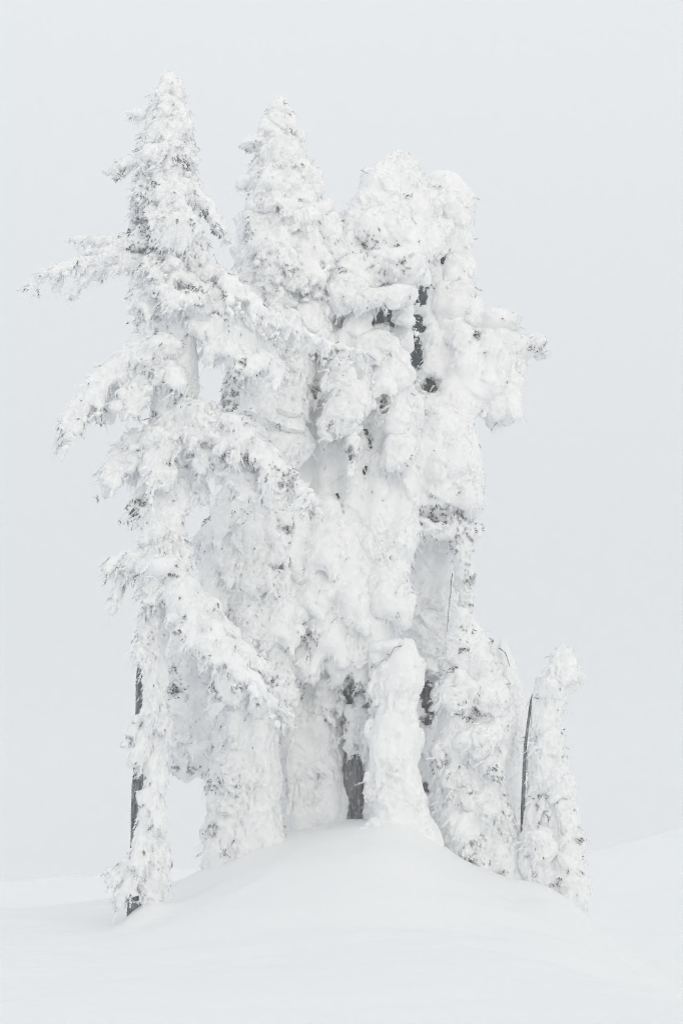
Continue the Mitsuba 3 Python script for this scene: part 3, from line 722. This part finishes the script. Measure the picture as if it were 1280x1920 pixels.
# ---- the far right conifer
d4 = Tree('snowy_conifer_004', 'pale snow-swollen conifer behind the broadest one with lobes reaching out to the right', 28.0, 900, fronds=0.16)
DT = [(840, 340), (825, 700), (815, 1100), (800, 1590)]
d4.trunk(DT[::-1], 0.2, 0.03)
for h in [(799, 1306, 18, 58), (793, 1478, 14, 17), (890, 630, 9, 7), (788, 985, 8, 6)]:
    d4.hollow(*h)
for h in [(789, 556, 17, 30), (783, 610, 18, 38), (780, 668, 19, 36), (804, 722, 25, 19)]:
    d4.hollow(*h, -1.6, -0.1)
d4.core([(830, 420, 20), (814, 560, 46), (808, 720, 46), (815, 880, 36), (812, 1000, 12), (808, 1200, 12), (806, 1300, 20), (803, 1500, 20)])
d4.spot((890, 630, 7, 2.5), (996, 650, 8, 3), (785, 970, 20, 2.2), (815, 986, 16, 2), (850, 990, 13, 2.5), (860, 1030, 18, 1.3), (876, 1100, 14, 1.1), (885, 1000, 15, 1.1), (870, 1150, 10, 1.2), (830, 970, 10, 1))
d4.mantle([(352, 792, 868), (366, 776, 880), (384, 768, 886), (410, 768, 888), (450, 768, 884), (500, 770, 878), (560, 770, 892), (600, 772, 915, -0.05), (640, 775, 945, -0.1), (690, 775, 955, -0.2), (725, 772, 945, -0.3), (752, 768, 905, -0.45), (780, 755, 882, -0.6), (830, 738, 893, -0.75), (880, 735, 900, -0.8), (930, 742, 905, -0.85), (965, 755, 900, -0.9)], depth=0.7, dark=0.06, rime=0.7, step=22, k=0.12, tier=0.5, vox=0.03, amp=0.75)
d4.mantle([(980, 770, 870), (1060, 765, 862), (1120, 752, 850), (1180, 748, 842), (1215, 760, 830)], dy=0.0, depth=0.5, dark=0.06, tier=0.4)
d4.mantle([(1170, 765, 840), (1215, 770, 840), (1300, 770, 835), (1400, 765, 835), (1500, 770, 840), (1600, 790, 850)], dy=-0.12, depth=0.35, dark=0.1)
d4.bough([(930, 620), (950, 680), (950, 725), (946, 768)], 42, 26, -0.2, -0.25, fan=0.7, fingers=9, dark=0.05, k=0.09)
d4.bough([(900, 620), (915, 680), (908, 730), (914, 765)], 38, 18, -0.25, -0.3, fan=0.7, fingers=8, dark=0.05, k=0.09)
d4.crown(DT, [(370, 780, 884), (450, 776, 888), (560, 775, 896), (640, 780, 950), (690, 780, 950), (730, 775, 900)], step=60, per=6, r=0.13, lift=0.0, drop=0.8, back=False, t0=0.5, dark=0.06, k=0.09, vox=0.034, rime=0.6, amp=0.8)
for q in [(905, 680, 40, 50, -0.2), (925, 640, 50, 34, -0.25), (935, 745, 36, 44, -0.25), (895, 720, 26, 36, -0.3), (960, 690, 26, 46, -0.15), (985, 650, 34, 24, -0.25), (800, 390, 34, 36, -0.5), (805, 450, 30, 50, -0.7), (835, 352, 42, 18, 0.0), (815, 352, 24, 18, -0.1), (870, 372, 20, 24, 0.0), (944, 770, 26, 24, -0.2), (925, 735, 36, 40, -0.25), (900, 735, 30, 40, -0.35), (890, 690, 34, 44, -0.4)]:
    d4.clump(*q[:4], q[4], lumps=12, dark=0.06, rime=0.6, k=0.12, amp=0.8)
d4.bough([(860, 615), (930, 620), (990, 640), (1024, 662)], 40, 14, -0.15, -0.3, fan=0.3, fingers=6, dark=0.05)
for q in [(850, 395, 42, 40, -0.3), (815, 430, 36, 34, -0.4), (866, 440, 24, 34, -0.1), (842, 570, 44, 60, -0.32), (825, 800, 60, 50, -1.0), (850, 870, 50, 56, -1.05), (795, 860, 50, 56, -1.0)]:
    d4.clump(*q[:4], q[4], lumps=9, dark=0.06, rime=0.5, k=0.14, amp=0.75, vox=0.03)
d4.bough([(1010, 635), (996, 655)], 10, 8, -0.4, -0.5, fan=0.3, fingers=3, dark=4)
d4.bough([(770, 968), (800, 988), (850, 995)], 14, 16, -1.2, -1.2, fan=0.4, fingers=12, dark=3.0, rime=3, fringe=0.8)
d4.bough([(850, 975), (872, 1000), (905, 985)], 16, 7, -1.1, -1.0, fan=0.5, fingers=12, dark=2.4, rime=3, fringe=0.8)
d4.bough([(862, 990), (868, 1060), (876, 1120), (868, 1165)], 20, 8, -1.1, -1.0, fan=0.35, fingers=16, dark=1.6, rime=3.5, fringe=0.8)
d4.twig([(848, 1075), (842, 1130), (838, 1185)], 0.007, -1.2)
d4.grow()

# ---- the rounded pillar in front
p = Tree('snow_pillar_tree', 'small smooth snow pillar with a rounded cap standing in front of the broadest conifer', 25.2, 1100)
p.trunk([(745, 1590), (755, 1400), (765, 1240)], 0.07, 0.02)
p.mantle([(1226, 742, 784), (1236, 728, 794), (1255, 718, 799), (1290, 708, 792), (1320, 706, 779), (1360, 700, 785), (1390, 695, 790), (1430, 692, 778), (1460, 695, 782), (1500, 700, 795), (1550, 712, 810), (1595, 712, 836)], dark=0.05, rime=0.6, amp=0.95, tier=0.1, jit=0.06, sweep=(0.15, 0, 1))
for q in [(728, 1258, 28, 26, 0.0), (712, 1292, 22, 36, 0.0), (704, 1390, 20, 44, 0.05), (704, 1480, 20, 44, 0.0), (716, 1560, 26, 30, -0.1), (764, 1248, 40, 22, -0.05), (784, 1385, 12, 22, 0.0)]:
    p.clump(*q[:4], q[4], lumps=12, dark=0.1, k=0.08)
p.spot((712, 1335, 9, 1.4), (716, 1290, 8, 1.2), (690, 1560, 12, 0.8), (708, 1400, 7, 0.8))
p.bough([(690, 1560), (700, 1575), (715, 1580)], 12, 10, -0.2, -0.2, fan=0.4, fingers=4, dark=1.2, rime=2)
p.twig([(760, 1212), (740, 1212), (724, 1240)], 0.006, -0.1)
p.grow()

# ---- the frosted young tree on the right slope of the mound
g = Tree('young_snowy_tree', 'rime-crusted young tree with a broad rounded body right of the pillar', 25.8, 1300, fronds=0.6)
g.trunk([(882, 1660), (880, 1400), (872, 1160)], 0.10, 0.02)
g.hollow(884, 1616, 10, 28, -1.4, 0.05)
g.spot((880, 1182, 16, 0.9), (850, 1256, 9, 1.5), (880, 1340, 20, 1.6), (896, 1296, 8, 1.6), (925, 1450, 12, 1.0), (822, 1420, 18, 0.6), (945, 1640, 9, 1.3), (922, 1195, 8, 1.2), (870, 1215, 12, 0.8))
g.mantle([(1172, 846, 892), (1190, 838, 908), (1240, 826, 930), (1290, 830, 950), (1340, 832, 960), (1390, 818, 958), (1440, 808, 944), (1490, 814, 944), (1540, 822, 955), (1590, 836, 972), (1640, 856, 988), (1675, 880, 1000)], dark=0.12, rime=1.6, k=0.08, tier=0.1, amp=1.2)
g.crown([(872, 1160), (880, 1400), (882, 1660)], [(1195, 856, 895), (1240, 856, 930), (1330, 858, 962), (1440, 840, 946), (1540, 834, 958), (1630, 858, 985)], step=52, per=6, r=0.10, lift=0.0, drop=1.0, back=False, t0=0.45, dark=0.2, rime=1.6)
for q in [(862, 1300, 40, 40, -0.45), (918, 1310, 36, 40, -0.4), (900, 1385, 46, 36, -0.5)]:
    g.clump(*q[:4], q[4] + 0.12, lumps=10, dark=0.12, rime=1.8, k=0.14)
g.clump(822, 1420, 18, 44, -0.2, lumps=16, dark=0.8, rime=3)
g.clump(925, 1440, 22, 20, -0.5, lumps=12, dark=1.0, rime=3)
g.grow()

# ---- the bowed sapling at the far right and the shaded one behind it
s = Tree('bowed_sapling', 'bowed snow-covered sapling at the far right with its thin dark stem along the left edge', 25.6, 1500, fronds=0.4)
s.trunk([(978, 1680), (979, 1540), (984, 1400), (996, 1310), (1020, 1262), (1050, 1248)], 0.032, 0.012)
s.spot((990, 1440, 8, 1.6), (1020, 1528, 11, 1.6), (1010, 1495, 12, 0.6), (1086, 1572, 9, 1.5), (1095, 1610, 7, 1.5), (1040, 1655, 8, 1.8), (970, 1652, 6, 2.5), (1000, 1640, 8, 0.6))
s.mantle([(1246, 1028, 1084), (1258, 1014, 1090), (1275, 1006, 1080), (1300, 1000, 1062), (1350, 994, 1056), (1400, 990, 1058), (1450, 987, 1066), (1500, 987, 1076), (1545, 980, 1084), (1590, 972, 1088), (1640, 966, 1094), (1695, 985, 1106)], dark=0.1, rime=1.4, amp=1.1, sweep=(0.1, 0, 1), k=0.07, dy=0.03, tier=0.1)
for q in [(1035, 1290, 28, 24, -0.2), (1030, 1400, 26, 34, -0.2), (1045, 1470, 30, 34, -0.2), (1015, 1590, 34, 36, -0.3), (1060, 1620, 26, 36, -0.2)]:
    s.clump(*q[:4], q[4], lumps=10, dark=0.15, rime=1.6, amp=0.8)
s.bough([(1040, 1250), (1066, 1246), (1086, 1258), (1090, 1280)], 13, 8, 0, 0, fan=0.4, fingers=4)
s.bough([(1078, 1545), (1084, 1585), (1094, 1625)], 9, 5, 0, 0, fan=0.5, fingers=8, dark=2.5, rime=3)
s.grow()
w = Tree('bowed_sapling_001', 'grey shaded snow-covered sapling behind the bowed one', 27.2, 1700)
w.trunk([(965, 1640), (960, 1400), (950, 1240)], 0.05, 0.015)
w.mantle([(1226, 930, 954), (1280, 936, 974), (1350, 930, 990), (1430, 925, 985), (1500, 930, 985), (1580, 940, 1000), (1645, 945, 1005)], dark=0.06, amp=0.8, tier=0.5)
w.twig([(935, 1215), (948, 1225), (955, 1250)], 0.008, -0.3)
w.grow()

# ------------------------------------------------------------------ the air
scene['haze'] = {'type': 'cube', 'to_world': T().translate([0, 0, 4.0]).scale([205, 205, 12.5]), 'bsdf': {'type': 'null'}, 'interior': {'type': 'ref', 'id': 'haze_air'}}
labels['haze'] = {'label': 'thin white mist in the air', 'kind': 'stuff'}
